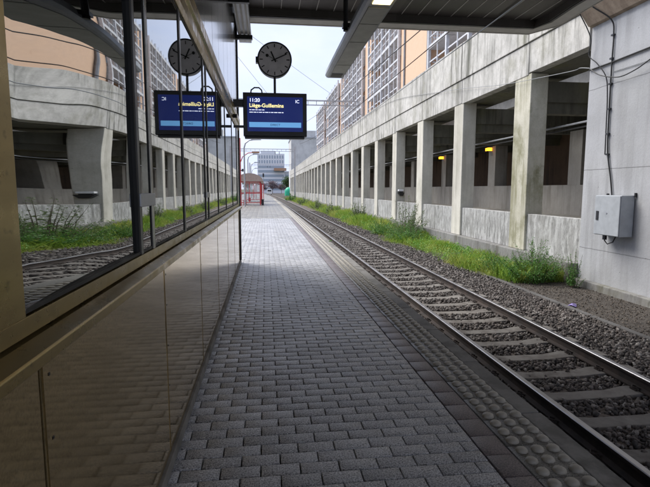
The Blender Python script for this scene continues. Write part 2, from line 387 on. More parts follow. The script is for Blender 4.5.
# ballast stones as real geometry near the camera
def stones(name, n, xf, y0, y1, zf, s0, s1, mat, keep=None):
    ico = np.array([(0,0,1),(.894,0,.447),(.276,.851,.447),(-.724,.526,.447),(-.724,-.526,.447),(.276,-.851,.447),(.724,.526,-.447),(-.276,.851,-.447),(-.894,0,-.447),(-.276,-.851,-.447),(.724,-.526,-.447),(0,0,-1)])
    tri = np.array([(0,1,2),(0,2,3),(0,3,4),(0,4,5),(0,5,1),(1,6,2),(2,7,3),(3,8,4),(4,9,5),(5,10,1),(6,7,2),(7,8,3),(8,9,4),(9,10,5),(10,6,1),(11,7,6),(11,8,7),(11,9,8),(11,10,9),(11,6,10)])
    y = y0 + (y1-y0)*rng.random(n); lo, hi = xf; x = lo + (hi-lo)*rng.random(n) + np.array([curve(t) for t in y])
    z = zf(x - np.array([curve(t) for t in y]), y) + rng.normal(0, .012, n)
    if keep is not None:
        k = keep(x - np.array([curve(t) for t in y]), y); x, y, z = x[k], y[k], z[k]; n = len(x)
    s = s0 + (s1-s0)*rng.random(n)**1.5
    V = ico[None]*(1 + rng.normal(0, .22, (n, 12, 1))) * (s[:,None,None]) * np.stack([np.ones(n), .6+.5*rng.random(n), .45+.4*rng.random(n)], 1)[:,None,:]
    q = rng.normal(size=(n, 4)); q /= np.linalg.norm(q, axis=1)[:,None]; a, b, c, d = q.T
    Rm = np.stack([np.stack([a*a+b*b-c*c-d*d, 2*(b*c-a*d), 2*(b*d+a*c)], 1), np.stack([2*(b*c+a*d), a*a-b*b+c*c-d*d, 2*(c*d-a*b)], 1), np.stack([2*(b*d-a*c), 2*(c*d+a*b), a*a-b*b-c*c+d*d], 1)], 1)
    V = np.einsum('nij,nkj->nki', Rm, V) + np.stack([x, y, z], 1)[:,None,:]
    F = (tri[None] + (np.arange(n)*12)[:,None,None]).reshape(-1, 3)
    return struct(raw_mesh(name, V.reshape(-1, 3), F, mat), 'stuff', 'dark grey and brown ballast stones filling the track bed')
SP = .66; SY0 = 2.55      # sleeper spacing and first sleeper
RX1, RX2 = 3.07, 4.575    # rail centre lines
def zbed(x, y):
    z = np.where(x < 5.25, -.952, -.952 - (x-5.25)*.06)
    return z
def notsleeper(x, y):
    ph = (y - SY0 + SP/2) % SP - SP/2
    on = (np.abs(ph) < .155) & (x > 2.45) & (x < 5.05)
    return ~on | (rng.random(len(x)) < .02)
stones('ballast_stones', 26000, (2.2, 6.5), 2.6, 13, zbed, .022, .042, M['stone'], notsleeper)
stones('ballast_stones', 16000, (2.2, 6.4), 13, 26, zbed, .026, .046, M['stone'], notsleeper)
stones('ballast_stones', 9000, (2.3, 6.3), 26, 55, zbed, .035, .06, M['stone'], notsleeper)
stones('ballast_stones', 7000, (6.5, 8.2), 5, 13.5, lambda x, y: np.full(len(x), -1.022), .006, .022, M['grit'], None)

# rails and sleepers
def rail(x, label):
    t = thing('rail', label, 'rail', (x, 0, -.92), 'rails of the track')
    foot = MB().sweep([(x-.07,-.915),(x-.07,-.90),(x-.012,-.882),(x-.010,-.80),(x-.034,-.788),(x-.036,-.757),(x+.036,-.757),(x+.034,-.788),(x+.010,-.80),(x+.012,-.882),(x+.07,-.90),(x+.07,-.915)], ys_long[:-1], curve).build('rail_body', M['rust'], t)
    MB().sweep([(x-.035,-.756),(x-.028,-.748),(x+.028,-.748),(x+.035,-.756)], ys_long[:-1], curve).build('running_surface', M['rail_top'], t)
rail(RX1, 'rusty steel rail with shiny top nearest the platform edge')
rail(RX2, 'rusty steel rail with shiny top on the side of the grass verge')
def sleeper_mesh(y):
    P = [(-.13, -1.06), (.13, -1.06)]
    xs = [2.50, 2.95, 3.20, 3.50, 4.15, 4.42, 4.72, 5.05]; zt = [-.918, -.915, -.915, -.945, -.945, -.915, -.915, -.918]
    m_ = MB(); vs = []
    for x, z in zip(xs, zt):
        wd = .13 if z > -.93 else .11
        vs += [(x, -wd-.015, -1.06), (x, wd+.015, -1.06), (x, wd, z), (x, -wd, z)]
    fs = [(4*i+k, 4*i+4+k, 4*i+4+(k+1) % 4, 4*i+(k+1) % 4) for i in range(7) for k in range(4)] + [(0,1,2,3), (31,30,29,28)]
    m_.add([(a, b + y, c) for a, b, c in vs], fs); return m_
t0 = thing('railway_sleeper', 'weathered grey concrete sleeper under the two rails, set in ballast', 'sleeper', (3.8, SY0, -1.0), 'concrete sleepers along the track')
sleeper_mesh(SY0).build('sleeper_body', M['sleeper'], t0, bevel=.01)
for rx in (RX1, RX2):
    for s in (-1, 1):
        k_ = MB().box(rx+s*.075-.012, rx+s*.075+.05*s+.012, SY0-.05, SY0+.05, -.915, -.895)
        k_.tube([(rx+s*.03, SY0-.035, -.895), (rx+s*.09, SY0-.04, -.872), (rx+s*.12, SY0, -.88), (rx+s*.09, SY0+.04, -.872), (rx+s*.03, SY0+.035, -.895)], .009, 6)
        k_.build('rail_clip', M['rust'], t0)
kids = [o for o in bpy.data.objects if o.parent == t0]
for i in range(1, 195):
    y = SY0 + i*SP; c = t0.copy(); col.objects.link(c); c.location = (3.8 + curve(y), y, -1.0)
    for ch in kids:
        if i > 28 and ch.name.startswith('rail_clip'): continue
        d = ch.copy(); col.objects.link(d); d.parent = c

# ---------------------------------------------------------------- station building on the left
sb = thing('station_building', 'long station building clad in bronze frames, mirrored windows and enamel panels along the platform', 'building', (-2.5, 4, 0))
YS, YE = -4.4, 10.2
PJ = [1.2 + 1.435*k for k in range(-4, 7)] + [YE]
for a, b2 in zip(PJ[:-1], PJ[1:]):
    MB().box(-.60, -.553, a+.005, b2-.005, .075, 1.145).build('lower_panel', M['enamel'], sb, bevel=.003)
    MB().box(-.56, -.5505, a+.012, a+.026, .08, 1.14).build('cover_strip', M['enamel'], sb)
MB().box(-.9, -.60, YS, YE-.02, 0, 5.0).build('wall_core', M['black'], sb)
MB().box(-.62, -.535, YS, YE, .0, .07).build('plinth', M['coping'], sb, bevel=.005)
sl = MB(); sl.prism_y([(-.60, 1.148), (-.556, 1.148), (-.556, 1.152), (-.505, 1.152), (-.50, 1.156), (-.50, 1.183), (-.504, 1.187), (-.546, 1.203), (-.60, 1.205)], YS, YE)
sl.build('window_sill', M['bronze'], sb, bevel=.003)
MB().prism_y([(-.60, 1.212), (-.551, 1.212), (-.551, 1.257), (-.60, 1.259)], YS, YE).build('sill_rail', M['bronze'], sb, bevel=.002)
MB().prism_y([(-.60, 2.72), (-.545, 2.72), (-.535, 2.76), (-.535, 2.84), (-.515, 2.86), (-.515, 2.96), (-.60, 2.99)], YS, YE).build('window_header', M['bronze'], sb, bevel=.003)
def pane(y0, y1, bow=0.):
    fr = MB()
    for (a, b2) in ((y0, y0+.012), (y1-.012, y1)): fr.box(-.60, -.555, a, b2, 1.262, 2.72)
    fr.box(-.60, -.5555, y0+.012, y1-.012, 1.262, 1.274); fr.box(-.60, -.5555, y0+.012, y1-.012, 2.704, 2.72)
    wn = fr.build('window', M['rubber'], sb)
    ya, yb, za, zb = y0+.008, y1-.008, 1.27, 2.71; ny, nz = (24, 24) if bow else (4, 4)
    V = []
    for j in range(nz+1):
        for i in range(ny+1):
            u, v = i/ny, j/nz; y = ya+(yb-ya)*u; z = za+(zb-za)*v
            x = -.559
            if bow:
                q = y-1.14; x = -.554 - (.06*q - .065*q*q + .0217*q**3)
                x += .0010*math.sin(7.5*(z-1.3) + 1.5*(y-ya))
            V.append((x, y, z))
    F = [(j*(ny+1)+i, j*(ny+1)+i+1, (j+1)*(ny+1)+i+1, (j+1)*(ny+1)+i) for j in range(nz) for i in range(ny)]
    MB().add(V, F).build('pane', M['wavy'] if bow else M['mirror'], wn, smooth=True)
def mullion(y0, y1, mat, d=-.552):
    MB().box(-.60, d, y0, y1, 1.2575, 2.725).build('mullion', M[mat], sb, bevel=.003)
segs = [(-4.3, -2.9), (-2.84, -1.4), (-1.34, -.30), (-.2, .93), (1.145, 2.195), (2.238, 2.43), (2.475, 3.37), (3.42, 4.56), (4.84, 5.77), (5.82, 6.9), (6.95, 8.26), (8.31, 9.5)]
for i, (a, b2) in enumerate(segs): pane(a, b2, .036 if i == 4 else 0)
for i in range(len(segs)-1):
    a, b2 = segs[i][1], segs[i+1][0]
    if i == 3: mullion(a+.002, a+.06, 'black'); mullion(a+.062, b2-.002, 'bronze', -.546)
    elif b2-a > .1: mullion(a+.002, a+.05, 'black'); mullion(b2-.05, b2-.002, 'black')
    else: mullion(a+.002, b2-.002, 'black' if i != 5 else 'bronze_far')
pane(4.615, 4.785)
mullion(9.502, 9.56, 'black')
MB().box(-.60, -.548, 9.565, YE-.09, 1.2595, 2.725).build('end_panel', M['upper'], sb)
MB().box(-.60, -.545, 2.20, 2.48, 1.47, 1.53).build('lock_plate', M['galv'], sb, bevel=.004)
MB().box(-.60, -.545, 4.57, 4.83, 1.47, 1.52).build('lock_plate', M['galv'], sb, bevel=.004)
for a, b2 in zip(PJ[:-1], PJ[1:]):
    mid = (a+b2)/2
    for c, d in ((a, mid), (mid, b2)):
        if c < YE-.3: MB().box(-.60, -.553, c+.006, min(d, YE-.09)-.006, 3.0, 4.93).build('upper_panel', M['upper'], sb, bevel=.003)
MB().box(-.62, -.528, YE-.085, YE+.005, .072, 5.0).build('end_post', M['black'], sb, bevel=.004)
MB().box(-6.0, -.63, YE-.1, YE, 0, 5.0).build('end_wall', M['upper'], sb)
MB().box(-6.0, -5.9, YS, YE-.11, 0, 5.0).build('rear_wall', M['upper'], sb)
for a, b2 in zip(PJ[:-1], PJ[1:]):       # small dark screws along the joints of the lower panels
    sc__ = MB()
    for z in (.22, .45, .68, .91, 1.08): sc__.box(-.554, -.5515, a+.045, a+.053, z, z+.008)
    sc__.build('screws', M['black'], sb)
# loose pipe hoop and bolts on the end post
tag(MB().tube([(-.55, 10.23, 4.28), (-.55, 10.23, 4.52), (-.52, 10.23, 4.60), (-.45, 10.23, 4.63), (-.40, 10.23, 4.63)], .018).build('bent_pipe', M['black']), 'short bent black pipe at the top of the building corner beside the wall lamp', 'pipe')

# canopy
ca = thing('platform_canopy', 'wide platform canopy with dark boarded ceiling and pale edge trim', 'canopy', (2.8, 3, 4.7))
CY0, CY1, CX0, CX1 = -3.2, 9.8, -.54, 6.78
m, N_, L_, b = newmat('ceiling_boards'); p = pos(N_)
sx = N_.new('ShaderNodeSeparateXYZ'); L_.new(p, sx.inputs[0])
idx = math_(N_, L_, 'FLOOR', math_(N_, L_, 'DIVIDE', math_(N_, L_, 'ADD', sx.outputs[0], 10), .33), 0)
wn_ = N_.new('ShaderNodeTexWhiteNoise'); wn_.noise_dimensions = '1D'; L_.new(idx, wn_.inputs['W'])
L_.new(mix(N_, L_, wn_.outputs[0], (.07, .063, .058), (.105, .095, .088)), b.inputs['Base Color'])
b.inputs['Roughness'].default_value = .45; b.inputs['Metallic'].default_value = .2
bump(N_, L_, noise(N_, L_, p, 90, 3), b, .3, .003); M['boards'] = m
M['seam'] = plain('pale_seam', (.45, .43, .40), .5)
M['trim'] = plain('pale_trim', (.50, .48, .44), .5)
def offs(d):                                  # the same outline moved inwards by d
    return [(CX0, CY1-d), (5.46-d*.25, CY1-d), (5.80-d, 9.20-d*.35), (5.74-d, 8.3), (5.70-d, CY0)]
def ribbon(o1, o2, z0, z1):                   # closed band between two outlines
    n = len(o1); vs = [(x, y, z0) for x, y in o1] + [(x, y, z0) for x, y in o2] + [(x, y, z1) for x, y in o1] + [(x, y, z1) for x, y in o2]; fs = []
    for k in range(n-1):
        fs += [(k, k+1, n+k+1, n+k), (2*n+k, 3*n+k, 3*n+k+1, 2*n+k+1), (k, 2*n+k, 2*n+k+1, k+1), (n+k, n+k+1, 3*n+k+1, 3*n+k)]
    fs += [(0, n, 3*n, 2*n), (n-1, 3*n-1, 4*n-1, 2*n-1)]
    return MB().add(vs, fs)
def slab(o1, x0, z0, z1):
    p = [(x0, CY0)] + [(x0, o1[0][1])] + o1[1:]; n = len(p)
    return MB().add([(x, y, z0) for x, y in p] + [(x, y, z1) for x, y in p], [tuple(range(n)), tuple(range(2*n-1, n-1, -1))] + [(k, (k+1) % n, n+(k+1) % n, n+k) for k in range(n)])
slab(offs(.345), CX0-.8, 4.90, 5.02).build('ceiling_panel', M['boards'], ca)
x = CX0 + .2; sm = MB()
while x < 5.3: sm.box(x, x+.014, CY0, CY1-.36, 4.892, 4.8995); x += .33
sm.build('ceiling_seams', M['seam'], ca)
ribbon(offs(.32), offs(.342), 4.77, 5.04).build('gutter_face', M['boards'], ca)
ribbon(offs(.27), offs(.318), 4.755, 5.04).build('gutter_lip', M['black'], ca)
ribbon(offs(.0), offs(.268), 4.75, 4.79).build('edge_soffit', M['trim'], ca)
ribbon([(x+.0, y+.03) for x, y in offs(-.01)], offs(.0), 4.74, 5.12).build('fascia', M['trim'], ca)
slab(offs(.01), -6.0, 5.05, 5.11).build('roof_deck', M['coping'], ca)
# pale cable tube under ceiling
tag(MB().tube([(4.55, -3, 4.87), (4.55, 9.3, 4.87)], .014).build('conduit', M['galv']), 'thin pale conduit running along the underside of the canopy above the track', 'conduit')

# hanging luminaire
M['diffuser'] = plain('lamp_diffuser', (.50, .505, .46), .5)
M['lit'] = plain('lit_tube', (1.0, .78, .35), .5, 0, 1.3, 0)
hl = thing('hanging_luminaire', 'long grey box luminaire hanging under the canopy along the platform', 'lamp', (1.38, 6, 3.75))
hp = [(1.20, 3.80), (1.225, 3.76), (1.26, 3.75), (1.55, 3.75), (1.55, 3.77), (1.52, 3.90), (1.30, 3.93), (1.22, 3.90)]
MB().prism_y(hp, -3, 9.8).build('housing', M['cab'], hl, smooth=False)
segy = [9.35, 8.75, 7.4, 6.6, 6.0, 4.6, 3.4, 2.0, 1.1, -.3]
for i, (a, b2) in enumerate(zip(segy[1:], segy[:-1])):
    if i == 4: continue
    MB().box(1.27, 1.525, a+.015, b2-.015, 3.742, 3.749).build('diffuser', M['diffuser'], hl)
MB().box(1.29, 1.505, 5.2, 5.9, 3.740, 3.749).build('lit_diffuser', M['lit'], hl)['label'] = 'glowing yellow lamp section'
MB().box(1.29, 1.50, 9.42, 9.70, 3.743, 3.749).build('end_grille', M['black'], hl)
for y in (7.1, 3.0): MB().tube([(1.165, y, 3.80), (1.165, y, 4.95)], .035, 10).box(1.12, 1.23, y-.05, y+.05, 3.84, 3.90).build('hanger_rod', M['black'], hl)
# wall luminaire near the corner
wl = thing('wall_luminaire', 'grey ribbed strip light beside the station wall corner under the canopy edge', 'lamp', (-.4, 9, 4.5))
MB().box(-.50, -.25, 6.6, 10.35, 4.52, 4.66).build('housing', M['galv'], wl, bevel=.01)
for x in (-.47, -.39, -.31): MB().box(x, x+.03, 6.7, 10.2, 4.505, 4.518).build('louvre', M['trim'], wl)
for y in (7.9, 9.75): MB().box(-.55, -.22, y, y+.07, 4.42, 4.50).tube([(-.54, y+.035, 4.46), (-.54, y+.035, 4.9)], .02).build('bracket', M['black'], wl)

# departures display
M['screen'] = plain('screen_blue', (.006, .018, .15), .3, 0, .2, 0)
M['band'] = plain('screen_band', (.16, .42, .80), .35, 0, .27, 0)
M['wtext'] = plain('white_text', (.75, .80, .95), .4, 0, .5, 0)
M['ytext'] = plain('yellow_text', (.95, .82, .35), .4, 0, .5, 0)
M['dtext'] = plain('dark_text', (.01, .03, .15), .4, 0, 0, 0)
ds = thing('departures_display', 'black framed blue departures screen hanging out from the station wall', 'display', (.18, 8.5, 2.44))
X0, X1, Z0, Z1, YD = -.37, .72, 2.435, 3.185, 8.5
bx_ = MB().box(X0, X1, YD, YD+.16, Z0+.02, Z1); bx_.box(X0+.02, X1-.04, YD+.01, YD+.15, Z0-.02, Z0+.0195)
bx_.build('case', M['black'], ds, bevel=.008)
sc_ = MB().box(X0+.07, X1-.07, YD-.004, YD-.001, Z0+.10, Z1-.07).build('screen', M['screen'], ds)
MB().box(X0+.10, X1-.10, YD-.007, YD-.005, Z0+.17, Z0+.255).build('status_band', M['band'], sc_)
def text(s, x, z, size, mat, parent, y=YD-.0085, align='LEFT', name='lettering', bold=0.):
    cu = bpy.data.curves.new(name, 'FONT'); cu.body = s; cu.size = size; cu.align_x = align; cu.extrude = .001; cu.offset = bold
    o = bpy.data.objects.new('tmp', cu); col.objects.link(o); o.rotation_euler = (R(90), 0, 0)
    dg = bpy.context.evaluated_depsgraph_get(); me = bpy.data.meshes.new_from_object(o.evaluated_get(dg)); bpy.data.objects.remove(o)
    me.transform(Matrix.Rotation(R(90), 4, 'X')); me.materials.clear(); me.materials.append(M[mat])
    t = bpy.data.objects.new(name, me); col.objects.link(t); t.parent = parent
    wl_ = world_loc(parent); t.location = (x-wl_[0], y-wl_[1], z-wl_[2]); t['_w'] = [x, y, z]; return t
text('11:20', X0+.105, Z1-.155, .082, 'wtext', sc_, bold=.0012)
text('Liège-Guillemins', X0+.105, Z1-.245, .088, 'ytext', sc_, bold=.0012)
text('IC', X1-.20, Z1-.165, .075, 'wtext', sc_)
sm1 = MB(); 
for row, (wds, zz) in enumerate((([.03,.05,.04,.05,.04], Z1-.295), ([.06,.05,.02,.05,.03,.06,.02,.04,.06,.05,.03], Z1-.335))):
    xx = X0+.107
    for k_ in wds: sm1.box(xx, xx+k_, YD-.008, YD-.005, zz, zz+.010); xx += k_+.011
sm1.build('small_lettering', M['wtext'], sc_)
text('DIRECT', (X0+X1)/2, Z0+.195, .05, 'dtext', sc_, align='CENTER')
MB().box(-.54, X0-.002, YD+.03, YD+.12, 2.95, 3.07).build('wall_bracket', M['black'], ds)
MB().box(-.54, X0-.002, YD+.05, YD+.10, 2.60, 2.64).build('wall_bracket', M['black'], ds)
MB().tube([(X0+.02+.11*k/1, YD+.08, z) for k, z in ((1, 3.18), (1.1, 3.24), (1.6, 3.28), (2.3, 3.28), (2.7, 3.24), (2.8, 3.18))], .012).build('cable', M['rubber'], ds)
tag(MB().tube([(-.535, 8.45, 2.78), (-.47, 8.45, 2.78)], .035, 10).build('dome_camera', M['black'], smooth=False), 'tiny black dome camera on the wall just below the display bracket', 'camera')

# clock on a post above the display
ck = thing('station_clock', 'round grey double-faced clock on a thin post above the display', 'clock', (.19, 8.58, 3.19))
M['dial'] = plain('clock_dial', (.85, .82, .85), .5)
CX, CZ, CR = .175, 3.735, .285
def disc(cx, cz, r, y0, y1, n=48, inner=None):
    mb = MB(); mb.tube([(cx, y0, cz), (cx, y1, cz)], r, n); return mb
disc(CX, CZ, CR, 8.51, 8.65).build('case', M['black'], ck, smooth=False)
ring = MB(); n = 48; vs = []
for k in range(n):
    a = 2*math.pi*k/n
    for r_, y in ((CR+.008, 8.52), (CR+.008, 8.495), (CR-.016, 8.495), (CR-.016, 8.52)): vs.append((CX+r_*math.cos(a), y, CZ+r_*math.sin(a)))
ring.add(vs, [(4*k+i, 4*((k+1) % n)+i, 4*((k+1) % n)+(i+1) % 4, 4*k+(i+1) % 4) for k in range(n) for i in range(4)]); ring.build('rim', M['black'], ck)
dl = disc(CX, CZ, CR-.014, 8.502, 8.509).build('dial', M['dial'], ck)
tk = MB()
def bar(mb, ang, r0, r1, wd, y):
    a = math.radians(90-ang); u = (math.cos(a), math.sin(a)); v = (-u[1], u[0]); pts = []
    for yy_ in (y, y+.002):
        for r_, s in ((r0, -1), (r0, 1), (r1, 1), (r1, -1)): pts.append((CX+u[0]*r_+v[0]*s*wd/2, yy_, CZ+u[1]*r_+v[1]*s*wd/2))
    mb.add(pts, [(0,1,2,3),(7,6,5,4),(0,4,5,1),(1,5,6,2),(2,6,7,3),(3,7,4,0)])
for k in range(12): bar(tk, 30*k, CR-.085, CR-.03, .016, 8.499)
tk.build('hour_marks', M['rubber'], dl)
hh = MB(); bar(hh, -25, -.045, .145, .022, 8.495); hh.build('hour_hand', M['rubber'], ck)
hh = MB(); bar(hh, 65, -.06, .225, .017, 8.491); hh.build('minute_hand', M['rubber'], ck)
hh = MB(); bar(hh, -62, -.06, .12, .006, 8.487); hh.tube([(CX-.125, 8.486, CZ+.062), (CX-.125, 8.489, CZ+.062)], .026, 16); hh.build('second_hand', M['rubber'], ck)
MB().tube([(CX, 8.58, 3.187), (CX, 8.58, CZ-CR+.01)], .021, 10).build('post', M['black'], ck)
MB().box(CX-CR-.035, CX-CR+.01, 8.53, 8.63, CZ-.05, CZ+.05).build('side_lug', M['black'], ck)

# ---------------------------------------------------------------- colonnaded concrete parking structure
vd = thing('concrete_colonnade', 'long concrete parking deck on a row of rectangular columns beside the track', 'building', (10, 60, -.95))
C0, CS, NC = 14.8, 5.3, 29
YV0, YV1 = 12.02, C0 + CS*NC
colm = MB().box(8.40, 8.99, C0, C0+1.0, -.46, 5.20); 
first = colm.build('column', M['conc_algae'], vd, bevel=.02)
first['label'] = 'column stained with green algae'
g2 = MB().box(8.40, 8.99, C0+CS, C0+CS+1.0, -.46, 5.20).build('column', M['conc_col'], vd, bevel=.02)
for i in range(2, NC):
    c = g2.copy(); col.objects.link(c); c.location = g2.location + Vector((0, (i-1)*CS, 0))
tag_first = True
for i in range(-1, NC):
    y0 = C0 + .15 + CS*i; y1 = y0 + CS
    if i == -1: y0 = YV0
    # parapet: lower beam and upper panel, joint at each column
    dz = .03*((i*7) % 3 - 1)
    MB().box(8.38, 8.72, y0+.02, y1-.02, 5.20+dz, 6.155).build('beam', M['conc_beam'], vd, bevel=.01)
    MB().box(8.335, 8.66, y0+.02, y1-.02, 6.18, 7.70+dz*.5).build('parapet_panel', M['conc_beam'], vd, bevel=.01)
    ya = C0 + 1.0 + CS*i if i >= 0 else YV0; yb = C0 + CS*(i+1)
    MB().box(8.48, 8.72, ya-.01, yb+.01, -.46, .74).build('low_wall', M['conc_low'], vd, bevel=.012)
ledge = MB().box(8.20, 9.2, YV0, YV1, -1.09, -.46); ledge.build('ledge', M['conc_dirty'], vd, bevel=.02)
MB().box(8.73, 12.95, YV0, YV1, .30, .45).build('deck_floor', M['conc_inner_wall'], vd)
MB().box(12.95, 13.2, YV0-20, YV1, .30, 1.72).build('inner_barrier', M['conc_inner_wall'], vd)
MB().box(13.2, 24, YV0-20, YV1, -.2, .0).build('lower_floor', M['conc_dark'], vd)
MB().box(16.5, 16.8, YV0-20, YV1, 0, 5.19).build('rear_wall', M['brownwall'], vd)
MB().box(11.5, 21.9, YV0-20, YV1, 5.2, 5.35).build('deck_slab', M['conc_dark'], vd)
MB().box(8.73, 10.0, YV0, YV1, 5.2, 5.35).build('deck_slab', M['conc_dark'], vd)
MB().box(8.45, 22, YV1, YV1+.3, -1, 7.6).build('end_wall', M['conc_beam'], vd)
for i in range(0, 19):
    y = 18.7 - 7.6 + 7.6*i
    MB().box(12.98, 13.7, y, y+.85, 1.722, 3.99).build('inner_column', M['conc_inner_wall'], vd)
for i in range(NC):
    y = C0 + CS*i + .2
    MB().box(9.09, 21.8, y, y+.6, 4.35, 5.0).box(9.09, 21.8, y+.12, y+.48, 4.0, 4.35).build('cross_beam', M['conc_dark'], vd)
MB().tube([(9.35, 12.5, 3.52), (9.35, YV1-1, 3.52)], .03, 6).build('service_pipe', M['galv'], vd)
MB().tube([(9.35, 12.5, 3.38), (9.35, YV1-1, 3.38)], .022, 6).build('service_pipe', M['black'], vd)
# amber floodlights
M['amber'] = plain('amber_glow', (1.0, .33, .015), .5, 0, 1.6, 0)
for y, lb in ((26.75, 'amber floodlight glowing on the inner column seen beside the algae stained column'), (34.4, 'amber floodlight glowing deeper inside, further from the algae stained column'), (59.6, 'faint amber floodlight far along inside the colonnade')):
    fl = thing('floodlight', lb, 'floodlight', (12.85, y, 3.95), 'amber floodlights inside the colonnade')
    MB().box(12.72, 12.98, y-.02, y+.30, 3.72, 3.92).build('housing', M['black'], fl, bevel=.01)
    MB().box(12.70, 12.96, y-.035, y-.022, 3.73, 3.91).build('lens', M['amber'], fl)
    MB().box(12.705, 12.718, y, y+.28, 3.74, 3.90).build('lens', M['amber'], fl)
sp = thing('loudspeaker', 'small pale and black horn box fixed low on a colonnade column above a shrub', 'loudspeaker', (8.7, 30.6, 1.1))
MB().box(8.52, 8.86, 30.42, 30.695, 1.40, 1.52).build('casing', M['white_steel'], sp, bevel=.02)
MB().add([(8.50,30.38,1.32),(8.90,30.38,1.32),(8.90,30.698,1.32),(8.50,30.698,1.32),(8.66,30.5,1.10),(8.84,30.5,1.10),(8.84,30.698,1.10),(8.66,30.698,1.10)], [(0,1,2,3),(7,6,5,4),(0,4,5,1),(1,5,6,2),(2,6,7,3),(3,7,4,0)]).box(8.56, 8.82, 30.45, 30.695, 1.325, 1.395).build('horn', M['black'], sp)

# retaining wall at right with board-marked haunch
rw = thing('retaining_wall', 'tall smooth grey concrete wall with a board marked haunch at its top', 'wall', (9, 4, -1))
MB().prism_y([(8.42, -1.09), (8.42, 5.68), (12, 5.68), (12, -1.09)], -8, 12.0).build('wall_face', M['conc_wall'], rw)
MB().prism_y([(8.42, 5.682), (8.30, 5.70), (7.80, 6.35), (7.80, 8.2), (12, 8.2), (12, 5.682)], -8, 12.0).build('haunch', M['conc_board'], rw)
MB().box(8.22, 8.419, -8, 9.2, -1.09, -.80).box(8.24, 8.419, 9.215, 12.0, -1.09, -.84).build('kerb', M['conc_dirty'], rw, bevel=.02)

# cabinet and cables on that wall
cb = thing('electrical_cabinet', 'grey steel electrical cabinet mounted on the smooth concrete wall', 'cabinet', (8.22, 10.5, .44))
MB().box(8.07, 8.40, 10.12, 10.98, .44, 1.40).build('body', M['cab_dark'], cb, bevel=.008)
dr = MB().box(8.045, 8.068, 10.13, 10.97, .455, 1.385).build('door', M['cab'], cb, bevel=.006)
MB().box(8.03, 8.044, 10.82, 10.90, .80, 1.02).build('latch', M['black'], dr, bevel=.004)
MB().tube([(8.035, 10.55, .98), (8.046, 10.55, .98)], .022, 12).build('lock', M['galv'], dr)
MB().box(8.37, 8.419, 10.08, 10.11, 1.36, 1.46).box(8.37, 8.419, 10.99, 11.02, 1.36, 1.44).build('mounting_lug', M['black'], cb)
MB().tube([(8.2, 10.75, .44), (8.2, 10.76, .30), (8.22, 10.68, .22), (8.26, 10.55, .28), (8.28, 10.48, .44)], .014).build('cable_loop', M['rubber'], cb)
MB().box(8.17, 8.23, 10.72, 10.80, .32, .43).build('cable_gland', M['black'], cb)
def cable(name, pts, r, label, cat='cable', mat='rubber', clips=None):
    # smooth through points
    P = [Vector(p) for p in pts]; out = []
    for i in range(len(P)-1):
        a = P[max(i-1, 0)]; b2 = P[i]; c = P[i+1]; d = P[min(i+2, len(P)-1)]
        for k in range(6):
            t = k/6; out.append(.5*((2*b2)+(c-a)*t+(2*a-5*b2+4*c-d)*t*t+(3*b2-a-3*c+d)*t**3))
    out.append(P[-1])
    if clips:
        t_ = thing(name, label, cat, tuple(P[-1]))
        MB().tube(out, r, 6).build('sheath', M[mat], t_)
        for q in clips: MB().box(q[0]-.03, q[0]+.05, q[1]-.03, q[1]+.05, q[2]-.02, q[2]+.02).build('clip', M['black'], t_)
    else: tag(MB().tube(out, r, 6).build(name, M[mat]), label, cat)
cable('wall_cable', [(7.78,11.6,6.35),(8.0,11.5,6.03),(8.33,11.2,5.62),(8.385,11.15,5.25),(8.385,11.15,4.66),(8.385,11.14,3.47),(8.385,11.10,2.51),(8.385,10.93,1.8),(8.385,10.85,1.40)], .018, 'thick black cable clipped down the concrete wall into the cabinet top', clips=[(8.385,11.16,5.25),(8.385,11.16,4.7),(8.385,11.14,4.1),(8.385,11.13,3.5),(8.385,11.12,2.9),(8.385,11.09,2.4)])
cable('drooping_cable', [(7.75,12.02,6.5),(8.0,11.98,6.05),(8.25,11.95,5.62),(8.3,11.86,5.3),(8.32,11.93,4.97),(8.32,11.59,4.68),(8.33,11.25,4.28),(8.36,11.2,3.8),(8.37,11.19,3.2),(8.38,11.18,2.4)], .014, 'second black cable drooping from the haunch and curling beside the wall corner')
cable('wall_conduit', [(8.39,11.98,4.61),(8.39,11.1,4.61),(8.39,9.5,4.64),(8.39,6,4.70),(8.39,0,4.8)], .020, 'straight black conduit running level across the concrete wall')
cable('wall_wire', [(8.40,11.1,4.38),(8.40,9.9,4.36),(8.40,6,4.36),(8.40,0,4.4)], .008, 'thin grey wire running just below the black conduit on the wall', mat='grey_metal')
cable('slack_cable', [(8.30,11.83,4.61),(8.30,11.44,4.37),(8.30,10.8,4.18),(8.30,10.27,4.22),(8.30,9.8,4.36),(8.30,8.6,4.75)], .013, 'slack dark cable sagging in a curve below the conduit')
pts = [(8.28, 60, 7.55), (8.3,45,7.5), (8.3,32.4,7.35),(8.3,21.4,5.95),(8.3,16.7,5.22),(8.3,14.1,4.90),(8.3,12.54,4.73),(8.3,12.24,4.73),(8.3,11.84,4.63)]
cable('beam_cable', pts, .009, 'pale twisted cable sagging along the concrete parapet to the wall corner', mat='grey_metal')

